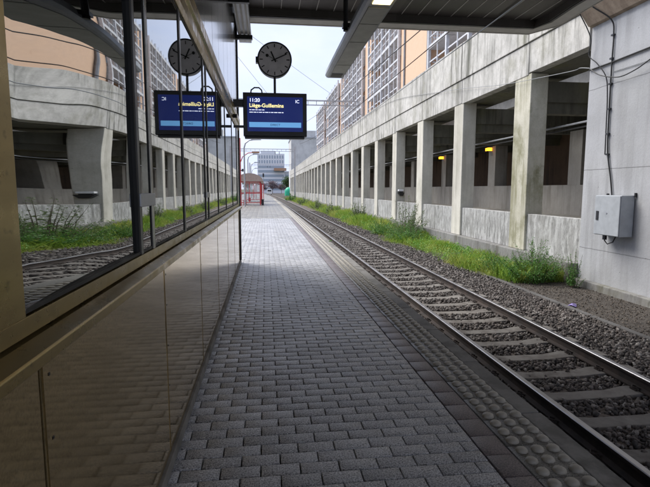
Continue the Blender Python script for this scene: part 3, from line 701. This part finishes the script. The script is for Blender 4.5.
# overhead wires
def sag(a, b2, s, n=24): return [tuple(Vector(a).lerp(Vector(b2), k/n) - Vector((0, 0, 4*s*(k/n)*(1-k/n)))) for k in range(n+1)]
tag(MB().tube(sag((3.75, -7, 4.32), (3.85, 55, 4.30), .02)+sag((3.85, 55, 4.30), (3.0, 106, 5.4), .0)[1:], .011, 6).build('contact_wire', M['grey_metal']), 'lowest overhead wire above the track passing under the canopy', 'wire')
tag(MB().tube(sag((3.8, 9.84, 4.78), (3.85, 55, 6.6), .35), .012, 6).build('feeder_wire', M['rust']), 'brownish overhead wire rising away from the canopy edge above the track', 'wire')
tag(MB().tube(sag((3.45, 9.84, 5.00), (3.7, 55, 8.6), .25), .012, 6).build('catenary_wire', M['rubber']), 'dark overhead wire highest above the track anchored on the canopy edge', 'wire')
tag(MB().tube(sag((-1.8, 26, 10.2), (8.5, 40, 7.3), .12), .010, 6).build('span_wire', M['grey_metal']), 'thin wire crossing the sky diagonally behind the clock', 'wire')
tag(MB().tube(sag((-1.6, 30, 9.4), (1.2, 31, 6.2), .0), .010, 6).build('span_wire', M['grey_metal']), 'thin wire sloping down to the display left of the clock', 'wire')
# catenary portals
def portal(y, z, x0, x1, label, legs=(True, True)):
    t = thing('catenary_portal', label, 'portal', ((x0+x1)/2, y, -1), 'overhead line portals')
    bm_ = MB(); bm_.box(x0, x1, y-.09, y+.09, z-.06, z+.06).box(x0, x1, y-.09, y+.09, z-.50, z-.42)
    n = int((x1-x0)/.9)
    for k in range(n+1):
        xx = x0 + (x1-x0)*k/n; bm_.box(xx-.03, xx+.03, y-.03, y+.03, z-.42, z-.06)
    bm_.build('crossbeam', M['galv'], t)
    for s, xx in zip(legs, (x0, x1)):
        if s: MB().box(xx-.16, xx+.16, y-.16, y+.16, -1.05, z+.6).build('mast', M['galv'], t)
    for xx in (2.9, 3.8): MB().tube([(xx+curve(y), y, z-.5), (xx+curve(y), y, z-1.1)], .06, 8).build('insulator', M['rust'], t)
portal(52, 10.85, -4.5, 9.95, 'nearest overhead line portal reaching across to the orange apartment block', (True, False))
portal(106, 10.1, -6.0, 6.3, 'middle overhead line portal spanning above the red shelters')
portal(170, 10.0, -5.5, 9.0, 'farthest overhead line portal in front of the office building')

# ---------------------------------------------------------------- buildings
M['orange'] = plain('orange_render', (.72, .49, .34), .8, noise_amt=.05)
M['glass_dark'] = plain('dark_window', (.03, .035, .045), .08)
M['brick'] = plain('brown_render', (.40, .235, .15), .8)
M['slab'] = plain('slab_grey', (.60, .61, .64), .6); M['steel_pale'] = plain('pale_grey_steel', (.62, .63, .66), .4)
ap = thing('apartment_building', 'orange rendered apartment block with stacked white framed balconies above the concrete colonnade', 'building', (16, 60, 6.2))
AZ = [7.35, 10.2, 13.1, 16.0]; TOP = 16.4; AY0, AY1 = 11, 101
MB().box(11.6, 22, AY0, AY1, 6.25, TOP).build('wall', M['brick'], ap)
MB().box(11.57, 11.599, AY0, AY1, 5.36, 6.95).build('skylight_stand_in', M['slab'], ap)  # added pale strip, stands in for skylight brightness seen through the deck gap
MB().box(11.0, 22.5, AY0-.3, AY1+.3, TOP, TOP+.35).build('roof', M['slab'], ap)
orr = [(29.6, 36.2, 10.15), (47.4, 50.2, 10.3), (64, 67, 10.3), (80, 83, 10.3), (95.5, 98.5, 10.3)]
for a, b2, x in orr:
    f_ = MB().box(x, 11.59, a, b2, 6.25, TOP-.01).build('orange_wall', M['orange'], ap)
MB().tube([(10.08, 35.1, 6.3), (10.08, 35.1, TOP)], .07, 8).build('drainpipe', M['grey_metal'], ap)
MB().tube([(10.08, 30.0, 6.3), (10.08, 30.0, TOP)], .06, 8).build('drainpipe', M['grey_metal'], ap)
bays = []
for (g0, g1, nb) in ((11.5, 29.5, 6), (36.4, 47.2, 4), (50.4, 63.8, 5), (67.2, 79.8, 4), (83.2, 95.3, 4)):
    st = (g1-g0)/nb
    for k in range(nb): bays.append((g0+k*st, g0+(k+1)*st, k == 0, k == nb-1))
def bay(y0, y1, first_, last_):
    pm = MB()
    for yy_ in ([y0] + ([y1] if last_ else [])): pm.box(9.93, 10.11, yy_-.09, yy_+.09, 6.3, TOP-.02)
    pm.box(9.98, 10.04, (y0+y1)/2-.035, (y0+y1)/2+.035, 6.3, TOP-.02)
    pm.build('balcony_post', M['steel_pale'], ap)
    for j, z in enumerate(AZ[:3] + [AZ[3]]):
        MB().box(9.96, 11.58, y0+.08, y1-.08, z-.22, z).build('balcony_slab', M['slab'], ap)
        if j == 3: continue
        rl = MB(); rl.box(9.96, 10.09, y0+.09, y1-.09, z+1.00, z+1.13); rl.box(10.01, 10.06, y0+.09, y1-.09, z+1.85, z+1.93); rl.box(10.01, 10.07, y0+.09, y1-.09, z+.48, z+.54)
        n = int((y1-y0)/.3)
        for k in range(1, n): 
            yy_ = y0 + (y1-y0)*k/n; rl.box(10.03, 10.06, yy_-.015, yy_+.015, z+.003, z+1.0)
        rl.build('railing', M['steel_pale'], ap)
        fr = MB().box(11.54, 11.597, y0+.75, y1-.75, z+.02, z+2.2)
        wf = fr.build('window', M['white_steel'], ap)
        mid = (y0+y1)/2
        MB().box(11.52, 11.538, y0+.83, mid-.05, z+.1, z+2.12).box(11.52, 11.538, mid+.05, y1-.83, z+.1, z+2.12).build('pane', M['glass_dark'], wf)
        if not last_: continue
        # slatted side screen
        ss = MB()
        for q in range(10): ss.box(10.2, 11.4, y1-.16, y1-.13, z+.25+q*.2, z+.33+q*.2)
        ss.build('side_screen', M['slab'], ap)
for bb in bays: bay(*bb)
gb = thing('grey_end_building', 'plain grey windowless block beyond the end of the colonnade', 'building', (14, 176, -1))
M['greywall'] = concrete('grey_cladding', (.68, .68, .68), (.3, .3, .3), .4)
MB().box(9.0, 26, 172, 190, -1.09, 19.2).build('wall', M['greywall'], gb)
MB().box(8.8, 26.2, 171.8, 190.2, 19.2, 19.7).build('roof', M['grey_metal'], gb)
MB().box(13.5, 18, 174, 180, 19.7, 22.2).build('plant_room', M['greywall'], gb)

ob = thing('office_building', 'distant pale office block with rows of small windows at the end of the line', 'building', (4, 305, -1))
M['office'] = plain('office_white', (.68, .70, .75), .6); M['office_glass'] = plain('office_glass', (.30, .36, .44), .2); M['lgrey'] = plain('pale_grey_cladding', (.45, .47, .50), .6)
MB().box(-5, 11.5, 300, 325, -1.09, 23).build('main_block', M['office'], ob)
MB().box(11.5, 20, 302, 325, -1.09, 12.5).build('side_block', M['lgrey'], ob)
MB().box(-3, 6, 306, 320, 23, 25.2).build('roof_plant', M['lgrey'], ob)
for j, z in enumerate((20.1, 17.2)):
    for k in range(10):
        x = -4.2 + k*1.58; MB().box(x, x+.8, 299.9, 300.02, z, z+1.9).build('window', M['office_glass'], ob)
for z in (14.3, 11.6, 8.9, 6.2, 3.5, .8):
    MB().box(-4.6, 11.1, 299.9, 300.02, z, z+1.5).build('window', M['office_glass'], ob)
    if z < 11: MB().box(12, 19.6, 301.9, 302.02, z, z+1.4).build('window', M['office_glass'], ob)
MB().box(5, 12.5, 296, 299.8, 12.6, 14.2).build('balcony', M['brick'], ob)
hs = thing('row_house', 'far low building with brown roof left of the pale office block', 'building', (-26, 260, -1))
MB().box(-36, -15, 252, 266, -1.09, 7).build('wall', M['lgrey'], hs)
MB().add([(-36.5,251.5,7),(-14.5,251.5,7),(-14.5,266.5,7),(-36.5,266.5,7),(-36.5,259,11),(-14.5,259,11)], [(0,1,5,4),(3,4,5,2),(0,4,3),(1,2,5),(0,3,2,1)]).build('roof', M['brick'], hs)

# red platform shelters
M['roofbrown'] = plain('shelter_roof', (.42, .33, .28), .5)
M['clearglass'] = plain('shelter_glass', (.9, .93, .93), .03)
for n_ in M['clearglass'].node_tree.nodes:
    if n_.type == 'BSDF_PRINCIPLED': n_.inputs['Transmission Weight'].default_value = .92; n_.inputs['IOR'].default_value = 1.05
def shelter(y, label):
    t = thing('platform_shelter', label, 'shelter', (-1.7, y, 0), 'red shelters on the platform')
    x0, x1, d = -2.6, -.55, 4.2
    for xx in (x0, x1):
        for yy_ in (y, y+d): MB().box(xx-.05, xx+.05, yy_-.05, yy_+.05, 0, 2.25).build('post', M['red'], t)
    fr = MB()
    for z in (.25, 1.15, 2.2):
        fr.box(x0+.051, x1-.051, y-.03, y+.03, z-.04, z+.04); fr.box(x0-.03, x0+.03, y+.051, y+d-.051, z-.04, z+.04)
    fr.box(x1-.03, x1+.03, y+.051, y+d-.051, 2.16, 2.24); fr.box(-1.6, -1.54, y-.029, y+.029, .291, 2.159)
    fr.build('frame', M['red'], t)
    MB().box(x0+.06, -1.62, y-.008, y+.008, .30, 2.14).box(-1.52, x1-.06, y-.008, y+.008, .30, 2.14).build('glass_panel', M['clearglass'], t)
    rf = MB(); prof = [(x0-.25, 2.26)]
    for k in range(9):
        a = math.pi*(1-k/8); prof.append(((x0+x1)/2+1.3*math.cos(a), 2.3+.75*math.sin(a)))
    prof.append((x1+.25, 2.26)); rf.prism_y(prof, y-.3, y+d+.3); rf.build('roof', M['roofbrown'], t)
    MB().box(x0+.3, x0+.7, y+.5, y+3.6, .42, .47).box(x0+.4, x0+.6, y+.7, y+.8, 0, .42).box(x0+.4, x0+.6, y+3.3, y+3.4, 0, .42).build('bench', M['red'], t)
shelter(46.8, 'nearer red framed shelter with arched brown roof on the platform')
shelter(60.5, 'farther red framed shelter partly hidden by the nearer one')
tag(MB().box(-.46, -.22, 47, 47.3, 0, .5).box(-.5, -.18, 46.97, 47.33, .5, .56).build('litter_bin', M['black'], bevel=.02), 'small dark litter bin at the corner of the nearer red shelter', 'bin')
tm = thing('red_mast', 'slim red mast beside the nearer red shelter with small signal boxes', 'mast', (-2.35, 45.5, 0))
MB().tube([(-2.35, 45.5, 0), (-2.35, 45.5, 6.2)], .08, 10).build('pole', M['red'], tm)
MB().tube([(-2.35, 45.5, 3.9), (-2.1, 45.5, 4.5), (-1.6, 45.5, 4.85), (-.9, 45.5, 4.9)], .04, 8).build('arm', M['red'], tm)
MB().box(-1.25, -.55, 45.35, 45.65, 4.84, 4.98).build('lamp_head', M['brick'], tm, bevel=.03)
MB().box(-2.2, -1.95, 45.4, 45.6, 3.15, 3.4).box(-2.28, -2.2, 45.45, 45.55, 3.2, 3.3).build('loudspeaker', M['black'], tm)
def street_lamp(y, x, h, label, mat='galv'):
    t = thing('platform_lamp', label, 'lamp', (x, y, 0), 'curved arm lamps along the platform')
    MB().tube([(x, y, 0), (x, y, h-.7), (x+.12, y, h-.3), (x+.45, y, h-.05), (x+.8, y, h)], .075, 8, .045).build('pole', M[mat], t)
    MB().add([(x+.6,y-.18,h-.03),(x+1.5,y-.14,h+.0),(x+1.5,y+.14,h+.0),(x+.6,y+.18,h-.03),(x+.7,y-.1,h+.16),(x+1.3,y-.08,h+.14),(x+1.3,y+.08,h+.14),(x+.7,y+.1,h+.16)], [(0,1,2,3),(7,6,5,4),(0,4,5,1),(1,5,6,2),(2,6,7,3),(3,7,4,0)]).build('lamp_head', M['grey_metal'], t)
street_lamp(43, -1.85, 5.80, 'nearest curved arm lamp just under the display')
street_lamp(64, -2.3, 6.0, 'second curved arm lamp behind the red shelters')
street_lamp(86, -2.6, 6.1, 'third curved arm lamp farther along the platform')
street_lamp(110, -3.1, 6.1, 'fourth and farthest curved arm lamp on the platform')
for i, (x, y) in enumerate(((-1.0, 78), (-1.6, 90))):
    t = thing('information_board', ['nearer red posted board behind the shelters', 'farther red posted board behind the shelters'][i], 'board', (x, y, 0), 'red posted boards on the platform')
    for dx in (-.6, .6): MB().box(x+dx-.05, x+dx+.05, y-.05, y+.05, 0, 2.4).build('post', M['red'], t)
    MB().box(x-.55, x+.55, y-.03, y+.03, 1.0, 2.2).build('panel', M['white_steel'], t)
vn = thing('parked_van', 'tiny white van at the far end of the platform', 'van', (2.0, 215, -.9))
MB().prism_y([(0.4, -.6), (0.4, 1.1), (.7, 1.5), (2.3, 1.5), (2.6, 1.1), (2.6, -.6)], 213, 218).build('body', M['white_steel'], vn, bevel=.1)
MB().box(.7, 2.3, 212.9, 212.99, .5, 1.2).build('windscreen', M['glass_dark'], vn)
for x in (.6, 2.2): MB().box(x, x+.25, 213.2, 213.9, -1.09, -.5).build('wheel', M['rubber'], vn, bevel=.08)
# green dome tent
gd = MB(); V = []; F = []
for j in range(7):
    for i in range(16):
        a = 2*math.pi*i/16; e_ = math.pi/2*j/6; V.append((8.6+1.5*math.cos(a)*math.cos(e_), 185+1.5*math.sin(a)*math.cos(e_), .6+1.6*math.sin(e_)))
F = [(j*16+i, j*16+(i+1) % 16, (j+1)*16+(i+1) % 16, (j+1)*16+i) for j in range(6) for i in range(16)]
M['green'] = plain('green_sheet', (.02, .42, .25), .5)
gt = gd.add(V, F); gt.tube([(8.6, 185, -1.09), (8.6, 185, .65)], 1.52, 16)
tag(gt.build('dome_tank', M['green'], smooth=False), 'bright green domed tank at the far end of the colonnade', 'tank')
sg = thing('signal_mast', 'slim dark signal mast with round head at the far end of the platform', 'signal', (1.0, 150, 0))
MB().tube([(1.0-1.76, 150, -.03), (1.0-1.76, 150, 5.2)], .09, 8).build('post', M['grey_metal'], sg)
MB().box(-1.0, -.52, 149.8, 150.1, 5.2, 6.3).build('signal_head', M['black'], sg, bevel=.08)

# ---------------------------------------------------------------- vegetation
def leaves(n, cen_, rad, size, up=.4, clump=None):
    """quads scattered in an ellipsoid made of clumps"""
    k = clump or max(6, n//90)
    cc = rng.normal(size=(k, 3)); cc /= np.linalg.norm(cc, axis=1)[:,None]; cc *= (rng.random((k, 1))**.4)*.8
    cs = .18 + .22*rng.random(k); ci = rng.integers(0, k, n)
    P = cc[ci] + rng.normal(size=(n, 3))*cs[ci][:,None]*.6
    P[:,2] = np.maximum(P[:,2], -1); P = P*np.array(rad) + np.array(cen_)
    d = rng.normal(size=(n, 3)); d[:,2] += up; d /= np.linalg.norm(d, axis=1)[:,None]
    e1 = np.cross(d, rng.normal(size=(n, 3))); e1 /= np.linalg.norm(e1, axis=1)[:,None]; e2 = np.cross(d, e1)
    s = size*(.55+.9*rng.random(n))[:,None]
    V = np.stack([P-e1*s*.5, P+e2*s*.28+e1*s*.05, P+e1*s*.55, P-e2*s*.28+e1*s*.05], 1)
    return V.reshape(-1, 3)
def quads(V): return np.arange(len(V)).reshape(-1, 4)
def shrub(x, y, w_, h, n, size, label, mat='leaf', zb=-1.02, stems=None, name='shrub', lift=.5):
    """ragged clump: many leaning stems, each carrying leaves of uneven size along its upper part"""
    t = thing(name, label, 'shrub', (x, y, zb)); k = stems or max(14, n//70); per = n//k; VV = []; mb = MB()
    for i in range(k):
        a = random.uniform(0, 6.283); r_ = (random.random()**.6)*w_/2; hh_ = h*random.uniform(.45, 1.12)*(1-.45*(2*r_/w_)**2); bx0 = r_*.45
        p0 = np.array([x+bx0*math.cos(a), y+bx0*math.sin(a), zb]); p1 = p0 + np.array([r_*.25*math.cos(a), r_*.25*math.sin(a), hh_*.55]); p2 = np.array([x+r_*1.1*math.cos(a), y+r_*1.1*math.sin(a), zb+hh_])
        mb.tube([p0, p1, p2], .006*max(1, h), 4, .002)
        u = (.12+.9*rng.random(per))[:,None]; P = (1-u)**2*p0+2*u*(1-u)*p1+u*u*p2
        P = P + rng.normal(size=(per, 3))*np.array([.05, .05, .03])*w_*(1.25-u)
        d = rng.normal(size=(per, 3)); d[:,2] += .8; d /= np.linalg.norm(d, axis=1)[:,None]
        e1 = np.cross(d, rng.normal(size=(per, 3))); e1 /= np.linalg.norm(e1, axis=1)[:,None]; e2 = np.cross(d, e1)
        s_ = size*random.uniform(.6, 1.25)*(1.25-.7*u)*(.6+.8*rng.random((per, 1)))
        VV.append(np.stack([P-e1*s_*.5, P+e2*s_*.25, P+e1*s_*.6, P-e2*s_*.25], 1).reshape(-1, 3))
    V = np.concatenate(VV); V[:,2] = np.maximum(V[:,2], zb+.01)
    o = raw_mesh('foliage', V, quads(V), M[mat], origin=(x, y, zb)); o.parent = t; o.location = (0, 0, 0)
    mb.build('stem', M['stem'], t)
    return t
shrub(7.35, 12.5, 1.7, 1.15, 9000, .055, 'bushy bright green weed at the near end of the grass below the algae stained column')
shrub(6.9, 13.6, 1.2, .75, 3800, .05, 'low leafy weed clump on the track side of the bushy bright green weed', 'leaf')
shrub(8.0, 11.55, .55, .95, 1500, .045, 'slim upright green weed against the kerb next to the smooth concrete wall')
shrub(7.3, 24.2, 2.2, 2.1, 4200, .08, 'tall airy shrub with bare twigs in front of the low wall', 'leaf_pale', stems=40)
shrub(6.7, 22.8, 2.3, 1.15, 5200, .07, 'dense green weed at the foot of the tall airy shrub')
shrub(6.6, 26.5, 2.0, 1.1, 3000, .07, 'rounded green weed just beyond the tall airy shrub')
shrub(7.6, 39.5, 1.5, 1.7, 3000, .09, 'small rounded brownish bush standing against the low wall', 'leaf_pale')
shrub(6.6, 49, 2.0, 1.2, 1500, .11, 'spreading olive bush in the middle distance of the verge', 'leaf_pale')
shrub(6.5, 62, 2.6, 1.5, 1400, .14, 'larger far bush on the verge by the pale columns', 'leaf_pale')
shrub(6.2, 80, 3.0, 1.5, 1200, .17, 'far scrubby bush where the verge narrows', 'leaf_pale')
shrub(5.2, 105, 3.2, 1.7, 1000, .2, 'farthest scrubby bush on the verge near the end of the colonnade', 'leaf')
def tree(x, y, h, w_, n, size, label, mat='leaf_dark', zb=-1.05):
    t = thing('tree', label, 'tree', (x, y, zb), 'distant trees')
    V = leaves(n, (x, y, zb+h*.62), (w_/2, w_/2, h*.36), size)
    o = raw_mesh('crown', V, quads(V), M[mat], origin=(x, y, zb)); o.parent = t; o.location = (0, 0, 0)
    mb = MB(); mb.tube([(x, y, zb), (x+.1, y, zb+h*.5)], .022*h, 8, .012*h)
    for i in range(7):
        a = random.uniform(0, 6.28); mb.tube([(x+.05, y, zb+h*.35), (x+w_*.3*math.cos(a), y+w_*.3*math.sin(a), zb+h*random.uniform(.6, .85))], .01*h, 5, .003*h)
    mb.build('trunk', M['stem'], t)
tree(9.5, 205, 9.0, 6, 1800, .5, 'green tree beyond the end of the colonnade above the green tank')
tree(13.5, 240, 8.0, 7, 1500, .5, 'dark tree in front of the right side of the office block')
tree(3.5, 265, 7.0, 8, 1600, .5, 'purplish bare tree in front of the office block centre', 'purple')
tree(-2.5, 255, 6.0, 7, 1400, .5, 'purplish tree in front of the office block left half', 'purple')
tree(8.5, 270, 6.0, 6, 1200, .5, 'greyish tree low in front of the office block right half', 'purple')
tree(-9, 240, 7.5, 7, 1400, .5, 'dark tree behind the red shelters', 'leaf_dark')
tree(-15, 230, 8, 8, 1400, .5, 'green tree farthest left behind the shelters', 'leaf_dark')

# grass verge
M['weed'] = leaf('weed_leaves', (.09, .25, .03), (.25, .45, .08), (.32, .44, .09))
def grass(n, y0, y1, h0, h1, wd, dens_edge=.45):
    y = y0 + (y1-y0)*rng.random(n); c = np.array([curve(t) for t in y])
    inner = 5.75 + c + .12*np.sin(y*1.3) + .18*np.sin(y*.47+1); inner = np.where(y < 15, inner + (15-y)*.30, inner)
    outer = np.full(n, 8.2); u = rng.random(n); x = inner + (outer-inner)*u
    # patchiness
    pt = np.sin(x*2.1+y*.9)+np.sin(x*1.1-y*1.7+2)+np.sin(y*.6)
    keep = (rng.random(n) < np.clip(.50+pt*.36, .05, 1)) & (x < 8.2) & (rng.random(n) < np.clip(u/dens_edge, .08, 1))
    x, y, pt = x[keep], y[keep], pt[keep]; n = len(x)
    h = (h0 + (h1-h0)*rng.random(n)**2)*np.clip(1+pt*.25, .5, 1.7)*np.clip((x-(5.6+np.array([curve(t) for t in y])))/.9, .45, 1)
    a = rng.random(n)*6.283; dx, dy = np.cos(a), np.sin(a); ln = h*(.15+.5*rng.random(n)); b = rng.random(n)*6.283
    lx, ly = np.cos(b)*ln, np.sin(b)*ln; z = np.full(n, -1.02); w2 = wd*(.6+.8*rng.random(n))
    V = np.stack([np.stack([x-dx*w2, y-dy*w2, z], 1), np.stack([x+dx*w2, y+dy*w2, z], 1),
                  np.stack([x+lx*.45+dx*w2*.8, y+ly*.45+dy*w2*.8, z+h*.6], 1), np.stack([x+lx, y+ly, z+h], 1)], 1)
    return V.reshape(-1, 3)
G = np.concatenate([grass(60000, 12.2, 26, .06, .34, .006), grass(36000, 26, 55, .12, .55, .012), grass(16000, 55, 130, .12, .55, .028)])
g_ = raw_mesh('verge_grass', G, quads(G), M['grass']); struct(g_, 'stuff', 'yellow green grass and weeds along the foot of the colonnade')
# broad weed leaves low in the grass
W = []
for k in range(520):
    y = 12.3 + 45*random.random()**1.8; x = 6.3 + random.random()*1.7
    if y < 14: x = max(x, 6.9)
    s = 1 + (y-12)*.02; W.append(leaves(60, (x, y, -.86), (.20*s, .20*s, .20*s), .042*s, .8, 5))
W = np.concatenate(W); struct(raw_mesh('verge_weeds', W, quads(W), M['weed']), 'stuff', 'broad leaved green weeds growing among the verge grass')
# yellow flowers
M['yellow'] = leaf('yellow_petals', (.60, .52, .03), (.70, .62, .05))
Fy = []
for k in range(420):
    y = 13.2 + 18*random.random(); x = 6.2 + random.random()*1.8; Fy.append(leaves(2, (x, y, -.72+random.uniform(-.12, .1)), (.012, .012, .012), .035, 3, 1))
Fy = np.concatenate(Fy); struct(raw_mesh('verge_flowers', Fy, quads(Fy), M['yellow']), 'stuff', 'tiny yellow flowers dotted through the verge grass')
# weeds at platform edge
W = np.concatenate([leaves(60, (2.35, 13.2, -.9), (.15, .3, .2), .05, 1, 5), leaves(40, (1.86, 14.0, .02), (.05, .22, .03), .03, 1, 5)])
struct(raw_mesh('edge_weeds', W, quads(W), M['leaf']), 'stuff', 'small weeds at the platform edge')
M['lilac'] = plain('lilac_plastic', (.35, .28, .60), .3)
li = MB(); V = [(6.62+.11*math.cos(a)*(1+.3*math.sin(3*a)), 9.56+.08*math.sin(a), -.985+.03*math.sin(2*a)) for a in [k*math.pi/5 for k in range(10)]]
li.add(V + [(6.62, 9.56, -.93), (6.62, 9.56, -1.0)], [(i, (i+1) % 10, 10) for i in range(10)] + [((i+1) % 10, i, 11) for i in range(10)])
tag(li.build('plastic_wrapper', M['lilac']), 'crumpled lilac plastic wrapper lying on the gravel near the wall kerb', 'litter')
# low precast edging between gravel and soil
M['edging'] = concrete('edging_dark', (.12, .115, .11), (.05, .045, .04), .8)
MB_e = MB().sweep([(6.42, -1.09), (6.42, -.985), (6.55, -.985), (6.55, -1.09)], [0, 4, 8, 11.5, 14], curve)
struct(MB_e.build('gravel_edging', M['edging']))
for o in bpy.data.objects:
    if '_w' in o: del o['_w']
